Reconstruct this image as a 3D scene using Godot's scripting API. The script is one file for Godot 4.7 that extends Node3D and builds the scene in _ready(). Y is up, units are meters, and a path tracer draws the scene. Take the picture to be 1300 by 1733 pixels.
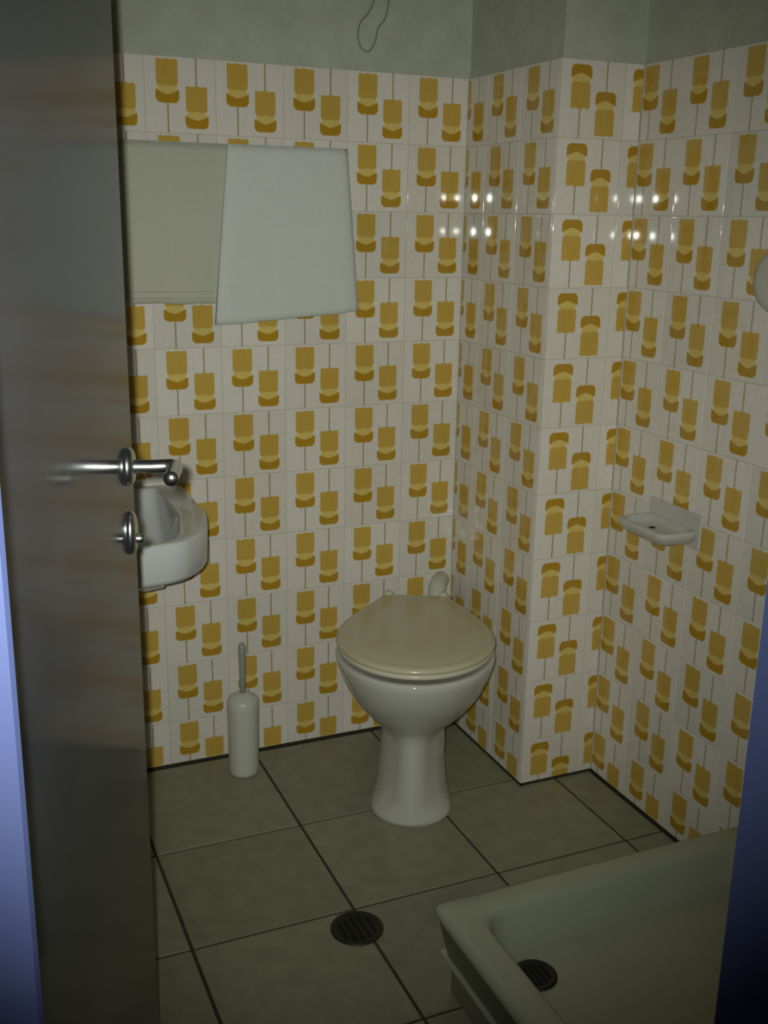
extends Node3D
# A small tiled toilet room seen from its doorway, lit by the phone's weak LED flash.
# Axes: the tiled back wall is z = 0, the corner of back wall and boxed-in duct is x = 0, floor is y = 0.

const T := 0.15            # pitch of the wall tiles
const TOP := 1.6155        # top edge of the tiling
const XR := 0.1984         # tiled face of the right wall
const ZE := 0.3966         # tiled face of the duct front
const XL := -1.22          # tiled face of the left wall
const ZF := 1.63           # inner face of the doorway wall
var M := {}
var tile_mats: Array = []
var floor_mats: Array = []
var mesh_cache := {}
var rng := RandomNumberGenerator.new()

# ---------------------------------------------------------------- helpers
func tag(o: Node3D, label: String, category := "", group := "", kind := "") -> Node3D:
	o.set_meta("label", label)
	if category != "": o.set_meta("category", category)
	if group != "": o.set_meta("group", group)
	if kind != "": o.set_meta("kind", kind)
	return o

func part(called: String, mesh: Mesh, m: Material, parent: Node) -> MeshInstance3D:
	var o := MeshInstance3D.new()
	o.name = called
	o.mesh = mesh
	o.material_override = m
	parent.add_child(o, true)
	return o

func base(called: String, at: Vector3, turn := 0.0) -> Node3D:
	var o := Node3D.new()
	o.name = called
	add_child(o, true)
	o.position = at
	o.rotation.y = turn
	return o

func mat(c: Color, rough: float, metal := 0.0) -> StandardMaterial3D:
	var m := StandardMaterial3D.new()
	m.albedo_color = c
	m.roughness = rough
	m.metallic = metal
	return m

func finish(tris: PackedVector3Array, smooth := true) -> ArrayMesh:
	# tris: closed surface as triangle corners; turned so that it faces outward, normals generated
	var vol := 0.0
	for i in range(0, tris.size(), 3):
		vol += tris[i].dot(tris[i + 2].cross(tris[i + 1]))
	var st := SurfaceTool.new()
	st.begin(Mesh.PRIMITIVE_TRIANGLES)
	st.set_smooth_group(0 if smooth else -1)
	for i in range(0, tris.size(), 3):
		st.add_vertex(tris[i])
		if vol > 0:
			st.add_vertex(tris[i + 1]); st.add_vertex(tris[i + 2])
		else:
			st.add_vertex(tris[i + 2]); st.add_vertex(tris[i + 1])
	st.generate_normals()
	return st.commit()

func loft_tris(rings: Array, cap_a := true, cap_b := true, closed := false) -> PackedVector3Array:
	var t := PackedVector3Array()
	var n: int = rings[0].size()
	var last := rings.size() if closed else rings.size() - 1
	for i in last:
		var lo: PackedVector3Array = rings[i]
		var hi: PackedVector3Array = rings[(i + 1) % rings.size()]
		for j in n:
			var k := (j + 1) % n
			t.append_array([lo[j], hi[j], hi[k], lo[j], hi[k], lo[k]])
	if not closed:
		for e in 2:
			if (e == 0 and not cap_a) or (e == 1 and not cap_b): continue
			var r: PackedVector3Array = rings[0] if e == 0 else rings[rings.size() - 1]
			var c := Vector3.ZERO
			for p in r: c += p
			c /= n
			for j in n:
				var k := (j + 1) % n
				if e == 0: t.append_array([c, r[j], r[k]])
				else: t.append_array([c, r[k], r[j]])
	return t

func loft(rings: Array) -> ArrayMesh:
	return finish(loft_tris(rings))

func lathe(profile: Array, n := 32) -> ArrayMesh:
	# profile: Vector2(radius, height) from bottom to top
	var rings := []
	for p in profile:
		rings.append(egg_ring(maxf(p.x, 0.0004), maxf(p.x, 0.0004), p.y, n))
	return loft(rings)

func egg_ring(rx: float, rz: float, y: float, n := 32) -> PackedVector3Array:
	var r := PackedVector3Array()
	for j in n:
		var a := TAU * j / n
		r.append(Vector3(rx * sin(a), y, rz * cos(a)))
	return r

func tube(path: Array, rad, n := 12, squash := 1.0) -> ArrayMesh:
	# rad: a number or one radius for each point of the path
	var rings := []
	var side := Vector3.ZERO
	for i in path.size():
		var a: Vector3 = path[maxi(i - 1, 0)]
		var b: Vector3 = path[mini(i + 1, path.size() - 1)]
		var d := (b - a).normalized()
		if side == Vector3.ZERO:
			side = d.cross(Vector3.UP if absf(d.y) < 0.9 else Vector3.RIGHT).normalized()
		side = (side - d * side.dot(d)).normalized()
		var up := side.cross(d)
		var r: float = rad[i] if rad is Array else rad
		var ring := PackedVector3Array()
		for j in n:
			var t := TAU * j / n
			ring.append(path[i] + side * cos(t) * r + up * sin(t) * r * squash)
		rings.append(ring)
	return loft(rings)

func smooth_path(pts: Array, steps := 8) -> Array:
	var o := []
	for i in pts.size() - 1:
		var p0: Vector3 = pts[maxi(i - 1, 0)]
		var p1: Vector3 = pts[i]
		var p2: Vector3 = pts[i + 1]
		var p3: Vector3 = pts[mini(i + 2, pts.size() - 1)]
		for k in steps: o.append(p1.cubic_interpolate(p2, p0, p3, float(k) / steps))
	o.append(pts[pts.size() - 1])
	return o

func box_tris(lo: Vector3, hi: Vector3, b := 0.0) -> PackedVector3Array:
	# a box whose edges are chamfered by b; every triangle faces outward
	var c := (lo + hi) / 2
	var h := (hi - lo) / 2
	var raw := []
	var v := func(s: Vector3, keep: int) -> Vector3:
		var q := c + s * h
		for a in 3:
			if a != keep: q[a] -= s[a] * b
		return q
	for a in 3:
		var a1 := (a + 1) % 3
		var a2 := (a + 2) % 3
		for s in [-1.0, 1.0]:
			var q := []
			for w in [[-1, -1], [1, -1], [1, 1], [-1, 1]]:
				var sg := Vector3.ZERO
				sg[a] = s; sg[a1] = w[0]; sg[a2] = w[1]
				q.append(v.call(sg, a))
			raw.append([q[0], q[1], q[2]]); raw.append([q[0], q[2], q[3]])
			if b > 0:
				for s2 in [-1.0, 1.0]:   # the edge between faces a and a1
					var q2 := []
					for s3 in [-1.0, 1.0]:
						var sg := Vector3.ZERO
						sg[a] = s; sg[a1] = s2; sg[a2] = s3
						q2.append([v.call(sg, a), v.call(sg, a1)])
					raw.append([q2[0][0], q2[0][1], q2[1][1]]); raw.append([q2[0][0], q2[1][1], q2[1][0]])
	if b > 0:
		for sx in [-1.0, 1.0]:
			for sy in [-1.0, 1.0]:
				for sz in [-1.0, 1.0]:
					var sg := Vector3(sx, sy, sz)
					raw.append([v.call(sg, 0), v.call(sg, 1), v.call(sg, 2)])
	var t := PackedVector3Array()
	for f in raw:
		var m: Vector3 = (f[0] + f[1] + f[2]) / 3.0
		if (f[2] - f[0]).cross(f[1] - f[0]).dot(m - c) > 0: t.append_array([f[0], f[1], f[2]])
		else: t.append_array([f[0], f[2], f[1]])
	return t

func box(lo: Vector3, hi: Vector3, b := 0.0) -> ArrayMesh:
	return finish(box_tris(lo, hi, b), false)

func boxes(list: Array) -> ArrayMesh:
	var t := PackedVector3Array()
	for e in list: t.append_array(box_tris(e[0], e[1], e[2] if e.size() > 2 else 0.0))
	return finish(t, false)

func rounded(poly: Array, rad: float, y: float, seg := 5) -> PackedVector3Array:
	# poly: Vector2(x, z) corners; each corner becomes an arc of seg + 1 points
	var r := PackedVector3Array()
	var n := poly.size()
	for i in n:
		var p: Vector2 = poly[i]
		var a: Vector2 = poly[(i + n - 1) % n]
		var b: Vector2 = poly[(i + 1) % n]
		var da := (a - p).normalized()
		var db := (b - p).normalized()
		var k: float = minf(rad, minf(p.distance_to(a), p.distance_to(b)) * 0.45)
		var s := p + da * k
		var e := p + db * k
		for j in seg + 1:
			var t := float(j) / seg
			var q := s.lerp(p, t).lerp(p.lerp(e, t), t)
			r.append(Vector3(q.x, y, q.y))
	return r

func inset(poly: Array, by: Array) -> Array:
	# moves edge i (corner i to i + 1) inward by by[i]
	var n := poly.size()
	var c := Vector2.ZERO
	for p in poly: c += p
	c /= n
	var o := []
	var lines := []
	for i in n:
		var a: Vector2 = poly[i]
		var b: Vector2 = poly[(i + 1) % n]
		var d := (b - a).normalized()
		var nn := Vector2(-d.y, d.x)
		if nn.dot(c - a) < 0: nn = -nn
		lines.append([a + nn * float(by[i]), d])
	for i in n:
		var l0: Array = lines[(i + n - 1) % n]
		var l1: Array = lines[i]
		o.append(Geometry2D.line_intersects_line(l0[0], l0[1], l1[0], l1[1]))
	return o

# ---------------------------------------------------------------- textures
func cover(d: float) -> float:
	return clampf(0.5 - d * 110.0, 0.0, 1.0)

func rbox(u: float, v: float, cu: float, cv: float, hu: float, hv: float, r: float) -> float:
	var q := Vector2(absf(u - cu) - hu + r, absf(v - cv) - hv + r)
	return minf(maxf(q.x, q.y), 0.0) + Vector2(maxf(q.x, 0), maxf(q.y, 0)).length() - r

func flower(c: Color, u: float, v: float, cu: float, t: float, b: float) -> Color:
	# one printed tulip: petal block, pale crescent, cup
	var h := b - t
	var ochre := Color8(203, 168, 78)
	var cup := Color8(184, 143, 42)
	var pale := Color8(222, 198, 112)
	if absf(u - cu) > 0.21 or v < t - 0.03 or v > b + 0.03: return c
	# pale middle showing between block and cup
	c = c.lerp(pale, cover(rbox(u, v, cu, t + h * 0.66, 0.135, h * 0.13, 0.02)))
	# petals: a block with a scalloped top
	var scallop := 0.012 * absf(sin((u - cu) * 22.0 + PI / 2))
	var blk := rbox(u, v + scallop - 0.008, cu, t + h * 0.30, 0.152, h * 0.30, 0.035)
	c = c.lerp(ochre, cover(blk))
	var vein := cover(absf(absf(u - cu) - 0.052) - 0.006) * cover(absf(v - t - h * 0.30) - h * 0.17)
	c = c.lerp(cup, vein * 0.2)
	# cup: round bottom, hollow top
	var cu_d := rbox(u, v, cu, t + h * 0.78, 0.165, h * 0.22, 0.075)
	var hollow := v - (t + h * 0.70 + h * 0.10 * (1.0 - pow(minf(absf(u - cu) / 0.15, 1.0), 1.6)))
	c = c.lerp(cup, cover(maxf(cu_d, -hollow)))
	return c

func tile_image() -> ImageTexture:
	var n := 320
	var im := Image.create(n, n, true, Image.FORMAT_RGB8)
	var noise := FastNoiseLite.new()
	noise.seed = 7
	noise.frequency = 0.02
	var white := Color8(226, 221, 211)
	var stem := Color8(150, 134, 92)
	for y in n:
		for x in n:
			var u := (x + 0.5) / n
			var v := (y + 0.5) / n
			var k := noise.get_noise_2d(x, y) * 0.018
			var c := Color(white.r + k, white.g + k, white.b + k)
			c = c.lerp(stem, 0.75 * cover(maxf(absf(u - 0.314) - 0.011, 0.6 - v)))
			c = c.lerp(stem, 0.75 * cover(maxf(absf(u - 0.722) - 0.011, v - 0.4)))
			c = flower(c, u, v, 0.314, 0.036, 0.606)
			c = flower(c, u, v, 0.722, 0.376, 0.931)
			im.set_pixel(x, y, c)
	im.generate_mipmaps()
	return ImageTexture.create_from_image(im)

func mottled(a: Color, b: Color, freq: float, sd: int, n := 256) -> ImageTexture:
	var noise := FastNoiseLite.new()
	noise.seed = sd
	noise.frequency = freq
	noise.fractal_octaves = 4
	var g := noise.get_seamless_image(n, n)
	var im := Image.create(n, n, true, Image.FORMAT_RGB8)
	for y in n:
		for x in n: im.set_pixel(x, y, a.lerp(b, g.get_pixel(x, y).r))
	im.generate_mipmaps()
	return ImageTexture.create_from_image(im)

func relief(freq: float, sd: int, strength: float, n := 256) -> ImageTexture:
	var noise := FastNoiseLite.new()
	noise.seed = sd
	noise.frequency = freq
	var g := noise.get_seamless_image(n, n)
	g.convert(Image.FORMAT_RGBA8)
	g.bump_map_to_normal_map(strength)
	return ImageTexture.create_from_image(g)

func triplanar(m: StandardMaterial3D, sc: float) -> StandardMaterial3D:
	m.uv1_triplanar = true
	m.uv1_world_triplanar = true
	m.uv1_scale = Vector3(sc, sc, sc)
	return m

func make_materials() -> void:
	var tex := tile_image()
	for k in 4:
		var m := mat([Color(1, 1, 1), Color(0.975, 0.97, 0.96), Color(0.99, 0.985, 0.985), Color(0.96, 0.965, 0.965)][k], 0.045)
		m.albedo_texture = tex
		m.texture_filter = BaseMaterial3D.TEXTURE_FILTER_LINEAR_WITH_MIPMAPS_ANISOTROPIC
		tile_mats.append(m)
	for k in 3:
		var m := mat([Color(1, 1, 1), Color(0.95, 0.955, 0.94), Color(0.97, 0.97, 0.99)][k], 0.42)
		m.albedo_texture = mottled(Color8(132, 133, 108), Color8(150, 151, 124), 0.03, 11 + k)
		floor_mats.append(triplanar(m, 2.3))
	M.grout = mat(Color8(206, 198, 184), 0.8)
	M.floor_grout = mat(Color8(62, 58, 42), 0.9)
	M.sealant = mat(Color8(46, 42, 32), 0.7)
	M.plaster = mat(Color(1, 1, 1), 0.85)
	M.plaster.albedo_texture = mottled(Color8(172, 176, 156), Color8(186, 190, 172), 0.02, 3)
	M.plaster.normal_enabled = true
	M.plaster.normal_texture = relief(0.09, 5, 2.0)
	M.plaster.normal_scale = 0.25
	triplanar(M.plaster, 1.7)
	M.ceramic = mat(Color8(192, 191, 183), 0.06)
	M.basin = mat(Color8(204, 206, 206), 0.08)
	M.lid = mat(Color8(194, 187, 157), 0.2)
	M.seat = mat(Color8(206, 200, 178), 0.25)
	M.plastic = mat(Color8(196, 198, 184), 0.35)
	M.handle_plastic = mat(Color8(150, 154, 146), 0.4)
	M.tray = mat(Color8(160, 166, 142), 0.25)
	M.plinth = mat(Color8(128, 127, 108), 0.9)
	M.chrome = mat(Color8(212, 215, 212), 0.28, 1.0)
	M.drain = mat(Color8(46, 48, 38), 0.5, 0.3)
	M.hole = mat(Color8(14, 14, 12), 0.9)
	M.cord = mat(Color8(128, 131, 114), 0.7)
	M.frame = mat(Color8(74, 84, 126), 0.4)
	M.door = mat(Color(1, 1, 1), 0.15)
	M.door.metallic_specular = 0.2
	M.door.albedo_texture = mottled(Color8(62, 65, 74), Color8(74, 77, 86), 0.015, 21)
	triplanar(M.door, 1.1)
	M.towel = mat(Color8(208, 212, 206), 0.95)
	M.towel.normal_enabled = true
	M.towel.normal_texture = relief(0.35, 9, 4.0)
	M.towel.normal_scale = 0.5
	triplanar(M.towel, 9.0)
	M.towel_old = mat(Color8(190, 191, 172), 0.95)
	M.towel_old.normal_enabled = true
	M.towel_old.normal_texture = M.towel.normal_texture
	M.towel_old.normal_scale = 0.5
	triplanar(M.towel_old, 9.0)
	M.white_metal = mat(Color8(200, 202, 190), 0.35)

# ---------------------------------------------------------------- wall tiles
func tile_mesh(u0: float, u1: float, v0: float, v1: float, turned: bool) -> ArrayMesh:
	# a glazed tile, or the part of one between the cuts; slightly cushioned face, rounded edges
	var key := [snappedf(u0, 0.001), snappedf(u1, 0.001), snappedf(v0, 0.001), snappedf(v1, 0.001), turned]
	if mesh_cache.has(key): return mesh_cache[key]
	var g := 0.0006 / T           # half a joint
	var w := 0.009                # rounded edge
	var us := [u0 + g, u0 + g + w, u1 - g - w, u1 - g]
	var vs := [v0 + g, v0 + g + w, v1 - g - w, v1 - g]
	var pos := PackedVector3Array()
	var nor := PackedVector3Array()
	var uv := PackedVector2Array()
	var idx := PackedInt32Array()
	var cushion := 0.022
	for j in 4:
		for i in 4:
			var ei := -1.0 if i == 0 else (1.0 if i == 3 else 0.0)
			var ej := 1.0 if j == 0 else (-1.0 if j == 3 else 0.0)
			var z := 0.0 if ei == 0 and ej == 0 else -0.0007
			pos.append(Vector3((us[i] - u0) * T, -vs[j] * T, z))
			var n := Vector3((us[i] - 0.5) * 2.0 * cushion, (0.5 - vs[j]) * 2.0 * cushion, 1.0)
			n += Vector3(ei, ej, 0) * 1.9
			nor.append(n.normalized())
			uv.append(Vector2(1.0 - us[i], 1.0 - vs[j]) if turned else Vector2(us[i], vs[j]))
	for j in 3:
		for i in 3:
			var a := j * 4 + i
			idx.append_array([a, a + 1, a + 5, a, a + 5, a + 4])
	var rim := [0, 1, 2, 3, 7, 11, 15, 14, 13, 12, 8, 4]
	var corners := [0, 3, 15, 12]
	var outs := [Vector3(0, 1, 0), Vector3(1, 0, 0), Vector3(0, -1, 0), Vector3(-1, 0, 0)]
	for k in 4:
		var a: int = corners[k]
		var b: int = corners[(k + 1) % 4]
		var s := pos.size()
		for p in [pos[a], pos[b], Vector3(pos[b].x, pos[b].y, -0.006), Vector3(pos[a].x, pos[a].y, -0.006)]:
			pos.append(p)
			nor.append(outs[k])
		for q in [a, b, b, a]: uv.append(uv[q])
		idx.append_array([s, s + 2, s + 1, s, s + 3, s + 2])
	var arr := []
	arr.resize(Mesh.ARRAY_MAX)
	arr[Mesh.ARRAY_VERTEX] = pos
	arr[Mesh.ARRAY_NORMAL] = nor
	arr[Mesh.ARRAY_TEX_UV] = uv
	arr[Mesh.ARRAY_INDEX] = idx
	var am := ArrayMesh.new()
	am.add_surface_from_arrays(Mesh.PRIMITIVE_TRIANGLES, arr)
	mesh_cache[key] = am
	return am

func tile_wall(wall: Node3D, origin: Vector3, along: Vector3, first: float, length: float, turned := false, lead := 0.0) -> void:
	# tiles a face: origin = top corner at its left end seen from the room, along = direction of growing u,
	# first = where (in tiles, from the origin) a whole tile begins, length of the face in tiles
	var rows := TOP / T
	var b := Basis(along, Vector3.UP, along.cross(Vector3.UP))
	var k := 0 if lead > 0.0 else int(floor(-first))
	while first + k < length - 0.02:
		var a := first + k
		var u0 := maxf(0.0, -a)
		var u1 := minf(1.0, length - a)
		if k == 0: u0 -= lead
		if u1 - u0 > 0.03:
			for r in ceili(rows):
				var v1 := minf(1.0, rows - r - 0.035)
				var o := part("tile", tile_mesh(u0, u1, 0.0, v1, turned), tile_mats[rng.randi() % 4], wall)
				o.transform = Transform3D(b, origin + along * (a + u0) * T + Vector3.DOWN * r * T)
		k += 1

# ---------------------------------------------------------------- things
func build_room() -> void:
	var H := 2.45
	# floor slab with its tiles
	var floor_o := part("floor", box(Vector3(XL - 0.1, -0.12, -0.1), Vector3(XR + 0.1, -0.003, 1.76)), M.floor_grout, self)
	tag(floor_o, "floor of large square beige tiles with dark joints", "", "", "structure")
	var xs := [XL + 0.002, -1.182, -0.862, -0.542, -0.222, 0.098, XR - 0.002]
	var zs := [0.004, 0.362, 0.682, 1.0, 1.318, 1.636, 1.758]
	for i in xs.size() - 1:
		for j in zs.size() - 1:
			var lo := Vector3(xs[i] + 0.003, -0.01, zs[j] + 0.003)
			var hi := Vector3(xs[i + 1] - 0.003, 0.0, zs[j + 1] - 0.003)
			if lo.x > 0.0 and hi.z < ZE: continue
			if i == 5 and j == 0: continue
			part("floor_tile", box(lo, hi, 0.0012), floor_mats[rng.randi() % 3], floor_o)
	# walls: plaster, with tiles up to TOP
	var wb := part("wall_back", box(Vector3(XL - 0.1, 0, -0.106), Vector3(XR + 0.1, H, -0.006)), M.plaster, self)
	tag(wb, "back wall tiled with ochre tulips below pale green-grey plaster", "", "", "structure")
	part("grout", box(Vector3(XL, 0.006, -0.0062), Vector3(0, TOP - 0.001, -0.0008)), M.grout, wb)
	tile_wall(wb, Vector3(XL, TOP, 0), Vector3.RIGHT, fposmod(-XL / T, 1.0), -XL / T)
	var wc := part("wall_duct", box(Vector3(0.006, 0, -0.006), Vector3(XR + 0.05, H, ZE - 0.006)), M.plaster, self)
	tag(wc, "boxed-in duct in the room corner, its front tulips upside down", "", "", "structure")
	part("grout", boxes([[Vector3(0.0008, 0.006, 0), Vector3(0.0062, TOP - 0.001, ZE - 0.006)], [Vector3(0.0015, 0.006, ZE - 0.0062), Vector3(XR, TOP - 0.001, ZE - 0.0008)]]), M.grout, wc)
	tile_wall(wc, Vector3(0, TOP, 0), Vector3.BACK, 0.625, (ZE - 0.006) / T)
	tile_wall(wc, Vector3(0, TOP, ZE), Vector3.RIGHT, 0.04, XR / T, true, 0.04)
	var wr := part("wall_right", box(Vector3(XR + 0.006, 0, ZE - 0.02), Vector3(XR + 0.106, H, ZF + 0.12)), M.plaster, self)
	tag(wr, "right wall tiled with ochre tulips beside the shower tray", "", "", "structure")
	part("grout", box(Vector3(XR + 0.0008, 0.006, ZE), Vector3(XR + 0.0062, TOP - 0.001, ZF)), M.grout, wr)
	tile_wall(wr, Vector3(XR, TOP, ZE), Vector3.BACK, 3.5212 - ZE / T, (ZF - ZE) / T)
	var wl := part("wall_left", box(Vector3(XL - 0.106, 0, -0.006), Vector3(XL - 0.006, H, ZF + 0.12)), M.plaster, self)
	tag(wl, "left wall of tulip tiles behind the open door", "", "", "structure")
	part("grout", box(Vector3(XL - 0.0062, 0.006, 0), Vector3(XL - 0.0008, TOP - 0.001, ZF)), M.grout, wl)
	tile_wall(wl, Vector3(XL, TOP, ZF), Vector3.FORWARD, fposmod(ZF / T, 1.0), ZF / T)
	var ce := part("ceiling", box(Vector3(XL - 0.106, H, -0.106), Vector3(XR + 0.106, H + 0.1, ZF + 0.12)), M.plaster, self)
	tag(ce, "plain pale plaster ceiling over the toilet room", "", "", "structure")
	var wf := part("wall_front", boxes([[Vector3(XL - 0.4, 0, ZF), Vector3(-1.24, H, ZF + 0.12)], [Vector3(-0.46, 0, ZF), Vector3(XR + 0.4, H, ZF + 0.12)], [Vector3(-1.24, 2.06, ZF), Vector3(-0.46, H, ZF + 0.12)]]), M.plaster, self)
	tag(wf, "plaster wall around the doorway", "", "", "structure")
	# dark sealant line along the foot of the walls
	var tr := part("trim_1", boxes([
		[Vector3(XL, 0, -0.006), Vector3(0.004, 0.0058, 0.001)], [Vector3(-0.001, 0, 0), Vector3(0.006, 0.0058, ZE + 0.001)],
		[Vector3(0, 0, ZE - 0.006), Vector3(XR, 0.0058, ZE + 0.001)], [Vector3(XR - 0.001, 0, ZE), Vector3(XR + 0.006, 0.0058, ZF)]]), M.sealant, self)
	tag(tr, "dark sealant line where tiled walls meet the floor", "", "", "structure")

func build_door() -> void:
	var fr := base("trim_2", Vector3(0, 0, 0))
	tag(fr, "blue-painted door frame around the open doorway", "", "", "structure")
	part("jamb", box(Vector3(-1.262, 0.0, 1.618), Vector3(-1.1876, 2.04, 1.7616), 0.003), M.frame, fr)
	part("jamb", box(Vector3(-0.512, 0.0, 1.6198), Vector3(-0.44, 2.04, 1.7616), 0.003), M.frame, fr)
	part("head", box(Vector3(-1.262, 2.0402, 1.6198), Vector3(-0.44, 2.085, 1.7616), 0.003), M.frame, fr)
	# the leaf stands open into the room, hinged on the left jamb
	var hinge := Vector3(-1.183, 0, 1.643)
	var latch := Vector3(-0.9893, 0, 1.0262)
	var dir := (latch - hinge).normalized()
	var wid := hinge.distance_to(latch)
	var d := base("door_1", hinge, atan2(-dir.z, dir.x))
	# leaf: local x runs to the latch edge; the visible (outer) face is local +z
	tag(d, "glossy grey door standing open into the room", "", "", "structure")
	part("leaf", box(Vector3(0, 0.012, -0.04), Vector3(wid, 2.03, 0), 0.002), M.door, d)
	for hy in [0.25, 1.75]:
		part("hinge", tube([Vector3(-0.004, hy, 0.004), Vector3(-0.004, hy + 0.09, 0.004)], 0.006), M.chrome, d)
	var hx := wid - 0.055
	var n := part("handle", tube(smooth_path([Vector3(hx, 1.008, 0.0), Vector3(hx, 1.008, 0.03), Vector3(hx - 0.001, 1.009, 0.052), Vector3(hx - 0.012, 1.01, 0.059), Vector3(hx - 0.045, 1.012, 0.06), Vector3(hx - 0.085, 1.013, 0.06)], 6), 0.0085, 14), M.chrome, d)
	tag(n, "chrome lever handle")
	var ros := part("rosette", lathe([Vector2(0.001, 0), Vector2(0.0225, 0), Vector2(0.0235, 0.002), Vector2(0.0228, 0.005), Vector2(0.0205, 0.0078), Vector2(0.0165, 0.0095), Vector2(0.001, 0.01)]), M.chrome, n)
	ros.transform = Transform3D(Basis(Vector3.RIGHT, Vector3.BACK, Vector3.DOWN), Vector3(hx, 1.008, 0))
	var kp := part("key_plate", lathe([Vector2(0.001, 0), Vector2(0.0195, 0), Vector2(0.0203, 0.002), Vector2(0.0197, 0.0045), Vector2(0.0175, 0.007), Vector2(0.014, 0.0085), Vector2(0.001, 0.009)]), M.chrome, d)
	kp.transform = Transform3D(Basis(Vector3.RIGHT, Vector3.BACK, Vector3.DOWN * 1.35), Vector3(hx, 0.925, 0))
	tag(kp, "chrome key plate below the lever")
	part("key_knob", tube([Vector3(hx, 0.918, 0.004), Vector3(hx, 0.918, 0.016), Vector3(hx, 0.918, 0.018)], [0.006, 0.006, 0.003]), M.chrome, kp).transform = kp.transform.affine_inverse()

func pan_ring(hw: float, front: float, back: float, bhw: float, y: float) -> PackedVector3Array:
	# outline of the pan or lid: round front, sides drawing in to a straight back; starts at the front
	var half := []
	for j in 13:
		var a := PI / 2 * j / 12
		half.append(Vector2(hw * sin(a), front * cos(a)))
	var p0 := Vector2(hw, 0)
	var p1 := Vector2(hw * 0.99, -back * 0.42)
	var p2 := Vector2(bhw + 0.004, -back * 0.86)
	var p3 := Vector2(bhw, -back)
	for j in range(1, 9):
		var t := j / 8.0
		half.append(p0.bezier_interpolate(p1, p2, p3, t))
	half.append(Vector2(bhw * 0.85, -back - 0.004))
	half.append(Vector2(bhw * 0.4, -back - 0.006))
	var r := PackedVector3Array()
	for p in half: r.append(Vector3(p.x, y, p.y))
	r.append(Vector3(0, y, -back - 0.006))
	for j in range(half.size() - 1, 0, -1): r.append(Vector3(-half[j].x, y, half[j].y))
	return r

func build_toilet() -> void:
	var t := base("toilet", Vector3(-0.284, 0, 0.388), -0.44)
	tag(t, "white ceramic toilet with closed beige lid standing in the corner", "toilet")
	var rows := [[0.0, 0.090, 0.076, 0.20, 0.07], [0.010, 0.092, 0.078, 0.20, 0.07], [0.018, 0.088, 0.074, 0.20, 0.068], [0.05, 0.083, 0.068, 0.19, 0.062], [0.11, 0.078, 0.062, 0.18, 0.058],
		[0.18, 0.0755, 0.060, 0.18, 0.058], [0.205, 0.0765, 0.062, 0.185, 0.06], [0.222, 0.083, 0.072, 0.19, 0.062], [0.242, 0.100, 0.094, 0.2, 0.066], [0.265, 0.119, 0.115, 0.21, 0.07],
		[0.29, 0.1375, 0.135, 0.22, 0.074], [0.315, 0.152, 0.150, 0.225, 0.076], [0.345, 0.164, 0.162, 0.23, 0.078], [0.372, 0.173, 0.171, 0.235, 0.08], [0.384, 0.1755, 0.173, 0.235, 0.08],
		[0.390, 0.174, 0.1715, 0.234, 0.079], [0.3925, 0.168, 0.166, 0.228, 0.075], [0.390, 0.160, 0.158, 0.22, 0.07]]
	var rings := []
	for r in rows:
		var ring := pan_ring(r[1], r[2] + 0.006 + 0.017 * smoothstep(0.25, 0.38, r[0]), r[3], r[4], r[0])
		var waist := smoothstep(0.012, 0.05, r[0]) * (1.0 - smoothstep(0.19, 0.245, r[0]))
		for j in ring.size():
			ring[j].x *= 1.0 - waist * 0.42 * smoothstep(-0.05, 0.05, ring[j].z)      # the foot narrows to a nose in front
		rings.append(ring)
	part("pan", loft(rings), M.ceramic, t)
	rings = []
	for r in [[0.4015, -0.006], [0.402, -0.002], [0.404, 0.0], [0.409, 0.0], [0.411, -0.001], [0.412, -0.005]]:
		rings.append(pan_ring(0.172 + r[1], 0.190 + r[1], 0.245 + r[1], 0.082 + r[1], r[0]))
	tag(part("seat", loft(rings), M.seat, t), "thin pale seat under the lid")
	rings = []
	for r in [[0.4128, -0.004], [0.4145, -0.0005], [0.418, 0.001], [0.422, 0.0], [0.4255, -0.004], [0.427, -0.010], [0.4268, -0.017], [0.4275, -0.022], [0.4295, -0.03], [0.431, -0.06], [0.432, -0.1]]:
		rings.append(pan_ring(0.1735 + r[1], 0.1915 + r[1], 0.25 + r[1] * 0.9, 0.082 + r[1] * 0.5, r[0]))
	tag(part("lid", loft(rings), M.lid, t), "beige moulded lid, closed")
	for sx in [-1, 1]:
		part("hinge", tube([Vector3(sx * 0.066, 0.398, -0.262), Vector3(sx * 0.066, 0.425, -0.262), Vector3(sx * 0.066, 0.431, -0.262)], [0.012, 0.012, 0.007], 14), M.plastic, t)
	# flush pipe: from the pan up and into the back wall
	var inv := Transform3D(Basis(Vector3.UP, -0.44), t.position).affine_inverse()
	var pth := []
	for p in smooth_path([Vector3(-0.115, 0.30, 0.155), Vector3(-0.085, 0.34, 0.085), Vector3(-0.07, 0.378, 0.06), Vector3(-0.058, 0.395, 0.04), Vector3(-0.032, 0.398, 0.004)], 6): pth.append(inv * p)
	part("flush_pipe", tube(pth, 0.0225, 18), M.plastic, t)

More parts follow.
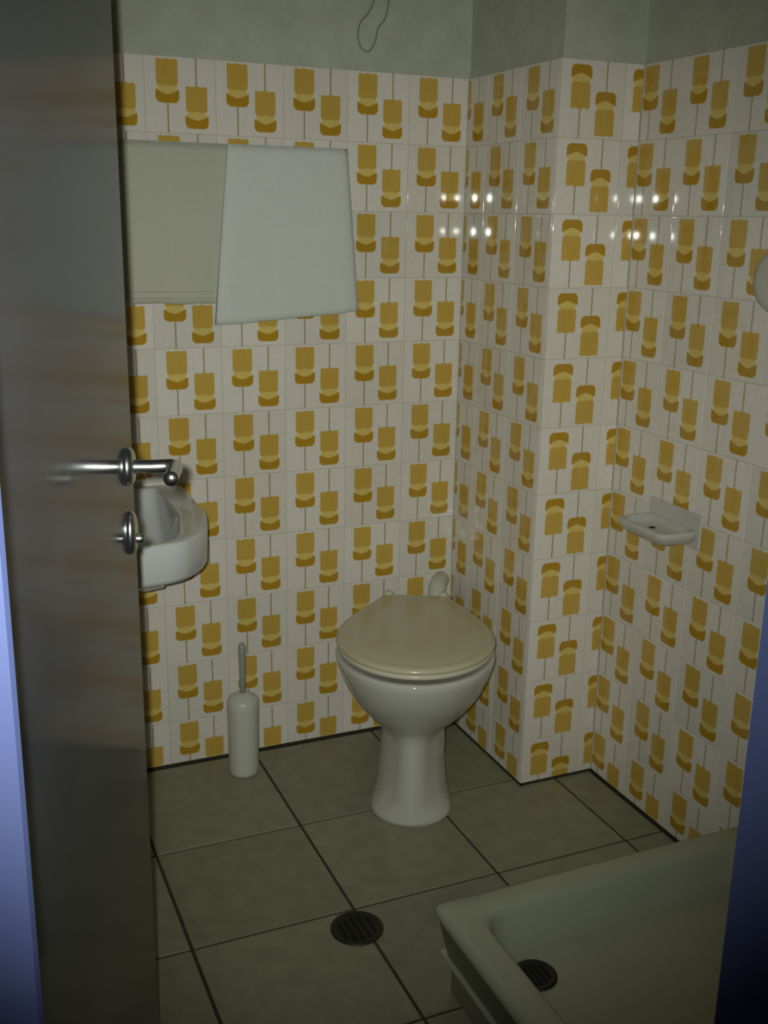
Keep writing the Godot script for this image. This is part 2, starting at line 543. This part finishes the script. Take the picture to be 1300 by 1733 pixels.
func build_basin() -> void:
	var b := base("washbasin", Vector3(0, 0, 0))
	tag(b, "small white washbasin with rounded front on the back wall behind the door", "washbasin")
	var out := [Vector2(-0.95, 0.47), Vector2(-0.80, 0.452), Vector2(-0.738, 0.385), Vector2(-0.708, 0.26), Vector2(-0.705, 0.001), Vector2(-1.195, 0.001), Vector2(-1.192, 0.26), Vector2(-1.162, 0.385), Vector2(-1.10, 0.452)]
	var rings := []
	# height, inset of the front, of the sides, of the back, rounding
	var rows := [[0.55, 0.30, 0.17, 0.0, 0.06], [0.59, 0.27, 0.15, 0.0, 0.06], [0.615, 0.20, 0.12, 0.0, 0.05], [0.621, 0.03, 0.025, 0.0, 0.04], [0.628, 0.01, 0.008, 0.0, 0.035], [0.638, 0.004, 0.003, 0.0, 0.03], [0.68, 0.001, 0.001, 0.0, 0.03], [0.703, 0.0, 0.0, 0.0, 0.03], [0.708, 0.002, 0.002, 0.0, 0.03], [0.71, 0.006, 0.006, 0.0, 0.03],
		[0.71, 0.016, 0.052, 0.02, 0.03], [0.708, 0.02, 0.058, 0.024, 0.03], [0.70, 0.022, 0.061, 0.026, 0.03], [0.66, 0.026, 0.066, 0.07, 0.03], [0.625, 0.032, 0.074, 0.15, 0.03], [0.61, 0.05, 0.09, 0.20, 0.03], [0.603, 0.08, 0.12, 0.23, 0.03], [0.602, 0.10, 0.15, 0.25, 0.02]]
	for r in rows:
		var f: float = r[1]
		var sd: float = r[2]
		var mid := maxf(f, sd * 0.6)
		rings.append(rounded(inset(out, [f, mid, sd, sd, r[3], sd, sd, mid, f]), r[4], r[0], 5))
	part("bowl", loft(rings), M.basin, b)
	var dr := part("drain", lathe([Vector2(0.001, 0), Vector2(0.024, 0), Vector2(0.024, 0.003), Vector2(0.018, 0.004), Vector2(0.014, 0.001), Vector2(0.001, 0.001)]), M.chrome, b)
	dr.position = Vector3(-0.95, 0.602, 0.30)

func towel(called: String, xt: Vector2, xb: Vector2, ytop: float, yb: Vector2, zf: float, zb: float, sd: int, m: Material) -> MeshInstance3D:
	# a folded towel hung over the rail: a closed sheet with a rounded top and soft waves
	var noise := FastNoiseLite.new()
	noise.seed = sd
	noise.frequency = 5.0
	var rings := []
	var nx := 28
	var ny := 22
	for i in nx + 1:
		var u := float(i) / nx
		var edge := 1.0 - pow(absf(u * 2 - 1), 14.0)
		var ring := PackedVector3Array()
		var mid := (zf + zb) / 2
		var half := (zf - zb) / 2 * (0.35 + 0.65 * edge)
		for k in 2 * ny:
			var front := k < ny
			var t := (k + 0.5) / ny if front else (2 * ny - k - 0.5) / ny      # 0 top .. 1 bottom
			var ease := 1.0
			if t < 0.05: ease = sqrt(maxf(0.0, 1.0 - pow(1.0 - t / 0.05, 2.0)))
			if t > 0.985: ease = 0.55
			var x := lerpf(lerpf(xt.x, xt.y, u), lerpf(xb.x, xb.y, u), t)
			var y := lerpf(ytop, lerpf(yb.x, yb.y, u), t)
			y += noise.get_noise_2d(u * 0.3, 9.0) * 0.006 * t
			var z := mid + (half if front else -half) * ease
			if front: z += (noise.get_noise_2d(x, y * 0.4) * 0.004 + noise.get_noise_2d(x * 3.0 + 7.0, y * 0.6) * 0.0016) * t * edge + 0.006 * t
			ring.append(Vector3(x, y, z))
		rings.append(ring)
	return part(called, loft(rings), m, self)

func build_towels() -> void:
	var r := base("towel_rail", Vector3.ZERO)
	tag(r, "thin white towel rail on the tiles under the hanging towels", "rail")
	part("bar", tube([Vector3(-0.86, 1.442, 0.036), Vector3(-0.352, 1.442, 0.036)], 0.0045), M.white_metal, r)
	for x in [-0.85, -0.365]:
		part("bracket", tube([Vector3(x, 1.442, 0.0), Vector3(x, 1.442, 0.036)], 0.005), M.white_metal, r)
	var a := towel("towel", Vector2(-0.835, -0.575), Vector2(-0.838, -0.578), 1.4515, Vector2(1.113, 1.106), 0.046, 0.027, 3, M.towel_old)
	tag(a, "cream towel with a woven border, half behind the door edge", "towel", "towels on the rail")
	var rows := []
	for yy in [1.128, 1.141]: rows.append([Vector3(-0.832, yy, 0.046), Vector3(-0.63, yy + 0.002, 0.0545), 0.001])
	tag(part("border", boxes(rows), M.towel_old, a), "woven border stripes")
	var b := towel("towel", Vector2(-0.594, -0.328), Vector2(-0.631, -0.299), 1.4535, Vector2(1.064, 1.088), 0.072, 0.0545, 5, M.towel)
	tag(b, "white towel overlapping the cream one, hem hanging askew", "towel", "towels on the rail")

func build_brush() -> void:
	var t := base("toilet_brush", Vector3(-0.592, 0, 0.088))
	tag(t, "white toilet brush in a cylindrical holder by the back wall", "toilet brush")
	part("holder", lathe([Vector2(0.001, 0), Vector2(0.032, 0), Vector2(0.0355, 0.003), Vector2(0.036, 0.01), Vector2(0.0365, 0.06), Vector2(0.038, 0.17), Vector2(0.038, 0.188), Vector2(0.034, 0.196), Vector2(0.03, 0.198), Vector2(0.022, 0.205), Vector2(0.014, 0.209), Vector2(0.001, 0.21)]), M.plastic, t)
	tag(part("handle", lathe([Vector2(0.007, 0.205), Vector2(0.007, 0.25), Vector2(0.0085, 0.30), Vector2(0.009, 0.325), Vector2(0.006, 0.334), Vector2(0.001, 0.335)], 16), M.handle_plastic, t), "thin grey handle")

func build_tray() -> void:
	var t := base("shower_tray", Vector3(-0.151, 0, 1.281))
	tag(t, "square off-white shower tray with raised rim beside the doorway", "shower tray")
	var hx := 0.3485
	var hz := 0.348
	var rows := [[0.0785, 0.03, 0.014], [0.0785, 0.0185, 0.014], [0.148, 0.005, 0.014], [0.151, 0.001, 0.015], [0.154, 0.0, 0.016], [0.160, 0.0, 0.018], [0.166, 0.003, 0.018], [0.17, 0.012, 0.02], [0.1705, 0.05, 0.05], [0.168, 0.058, 0.055], [0.16, 0.062, 0.055], [0.122, 0.068, 0.06], [0.110, 0.076, 0.06], [0.105, 0.10, 0.06], [0.103, 0.18, 0.06]]
	var rings := []
	for r in rows:
		var x: float = hx - r[1]
		var z: float = hz - r[1]
		rings.append(rounded([Vector2(x, z), Vector2(x, -z), Vector2(-x, -z), Vector2(-x, z)], r[2], r[0], 6))
	part("body", loft(rings), M.tray, t)
	part("lip", box(Vector3(-hx + 0.011, 0.072, -hz + 0.011), Vector3(hx, 0.079, hz), 0.002), M.tray, t)
	tag(part("plinth", box(Vector3(-hx + 0.028, 0, -hz + 0.028), Vector3(hx - 0.002, 0.073, hz - 0.002)), M.plinth, t), "mortar base set back under the lip")
	var d := part("drain", lathe([Vector2(0.001, 0.0), Vector2(0.037, 0.0), Vector2(0.037, 0.004), Vector2(0.031, 0.0055), Vector2(0.028, 0.003), Vector2(0.001, 0.003)]), M.drain, t)
	d.position = Vector3(-0.386 + 0.151, 0.1035, 1.09 - 1.281)
	grate(d, 0.026, 0.0032)

func grate(parent: Node3D, r: float, y: float) -> void:
	for k in range(-2, 3):
		var x := k * r * 0.38
		var l := sqrt(maxf(0.0, r * r - x * x)) * 0.92
		part("slot", box(Vector3(x - r * 0.1, y - 0.0006, -l), Vector3(x + r * 0.1, y + 0.0008, l)), M.hole, parent)

func build_small() -> void:
	var f := part("floor_drain", lathe([Vector2(0.001, 0), Vector2(0.0505, 0), Vector2(0.0505, 0.002), Vector2(0.043, 0.0035), Vector2(0.040, 0.001), Vector2(0.001, 0.001)], 40), M.drain, self)
	f.position = Vector3(-0.559, 0.0002, 0.74)
	tag(f, "round dark metal drain set in the tiled floor", "drain")
	grate(f, 0.037, 0.0012)
	# soap dish on the right wall
	var s := base("soap_dish", Vector3(XR, 0.70, 0.626))
	tag(s, "white ceramic soap dish with a drain hole on the right wall", "soap dish")
	var poly := [Vector2(0, 0.082), Vector2(0, -0.082), Vector2(-0.098, -0.08), Vector2(-0.098, 0.08)]
	var rings := []
	for r in [[-0.032, 0.03, 0.0], [-0.026, 0.012, 0.0], [-0.012, 0.002, 0.0], [-0.003, 0.0, 0.0], [0.0, 0.002, 0.0], [0.001, 0.006, 0.006], [-0.001, 0.011, 0.011], [-0.010, 0.016, 0.016], [-0.014, 0.026, 0.026]]:
		rings.append(rounded(inset(poly, [r[2], r[1], r[1], r[1]]), 0.024, r[0], 5))
	part("dish", loft(rings), M.ceramic, s)
	var h := part("drain_hole", lathe([Vector2(0.001, 0), Vector2(0.007, 0), Vector2(0.007, 0.0008), Vector2(0.001, 0.0008)], 16), M.hole, s)
	h.position = Vector3(-0.045, -0.0141, -0.018)
	part("back_plate", box(Vector3(-0.006, -0.04, -0.085), Vector3(0, 0.035, 0.085), 0.0025), M.ceramic, s)
	# round plate at the edge of the shower
	var p := part("cover_plate", lathe([Vector2(0.001, 0), Vector2(0.058, 0), Vector2(0.058, 0.012), Vector2(0.053, 0.02), Vector2(0.035, 0.026), Vector2(0.001, 0.028)], 40), M.plastic, self)
	p.transform = Transform3D(Basis(Vector3.DOWN, Vector3.LEFT, Vector3.FORWARD), Vector3(XR, 1.206, 0.852))
	tag(p, "round white cover plate on the right wall above the shower", "plate")
	var sc := part("screw", lathe([Vector2(0.001, 0.0275), Vector2(0.006, 0.0275), Vector2(0.005, 0.0292), Vector2(0.001, 0.0295)], 14), M.chrome, p)
	sc.name = "screw"
	# thin cord hanging in a loop on the plaster
	var path := []
	for q in [Vector2(-0.203, 1.80), Vector2(-0.204, 1.763), Vector2(-0.212, 1.727), Vector2(-0.229, 1.705), Vector2(-0.236, 1.677), Vector2(-0.251, 1.656), Vector2(-0.270, 1.664), Vector2(-0.277, 1.69), Vector2(-0.270, 1.715), Vector2(-0.252, 1.735), Vector2(-0.238, 1.765), Vector2(-0.23, 1.80)]:
		path.append(Vector3(q.x, q.y, -0.0035))
	var c := part("hanging_cord", tube(smooth_path(path, 5), 0.0017, 8), M.cord, self)
	tag(c, "thin grey cord hanging in a loop on the plaster above the tiles", "cord")

func _ready() -> void:
	rng.seed = 4
	# camera: the phone in the doorway
	var cam := Camera3D.new()
	cam.name = "camera"
	cam.position = Vector3(-1.2195, 1.3016, 2.3416)
	cam.rotation = Vector3(-0.2702, -0.4124, 0.0182)
	cam.fov = 51.5
	cam.near = 0.02
	add_child(cam)
	cam.current = true
	var env := Environment.new()
	env.background_mode = Environment.BG_COLOR
	env.background_color = Color8(26, 28, 36)
	env.tonemap_mode = Environment.TONE_MAPPER_LINEAR
	env.tonemap_exposure = 1.0
	env.sdfgi_enabled = true
	env.ssao_enabled = true
	env.ssil_enabled = true
	var we := WorldEnvironment.new()
	we.name = "environment"
	we.environment = env
	add_child(we)
	# the LED flash of the phone, a finger's width left of and above the lens
	var fl := SpotLight3D.new()
	fl.name = "phone_flash"
	fl.position = cam.transform * Vector3(-0.022, 0.016, 0.0)
	fl.rotation = cam.rotation + Vector3(0.072, 0.03, 0)
	fl.spot_angle = 36.0
	fl.spot_angle_attenuation = 1.0
	fl.light_color = Color(0.985, 1.0, 0.965)
	fl.light_energy = 2.3
	fl.light_size = 0.01
	fl.spot_range = 12.0
	fl.spot_attenuation = 2.0
	fl.shadow_enabled = true
	add_child(fl)
	make_materials()
	build_room()
	build_door()
	build_toilet()
	build_basin()
	build_tray()
	build_towels()
	build_brush()
	build_small()
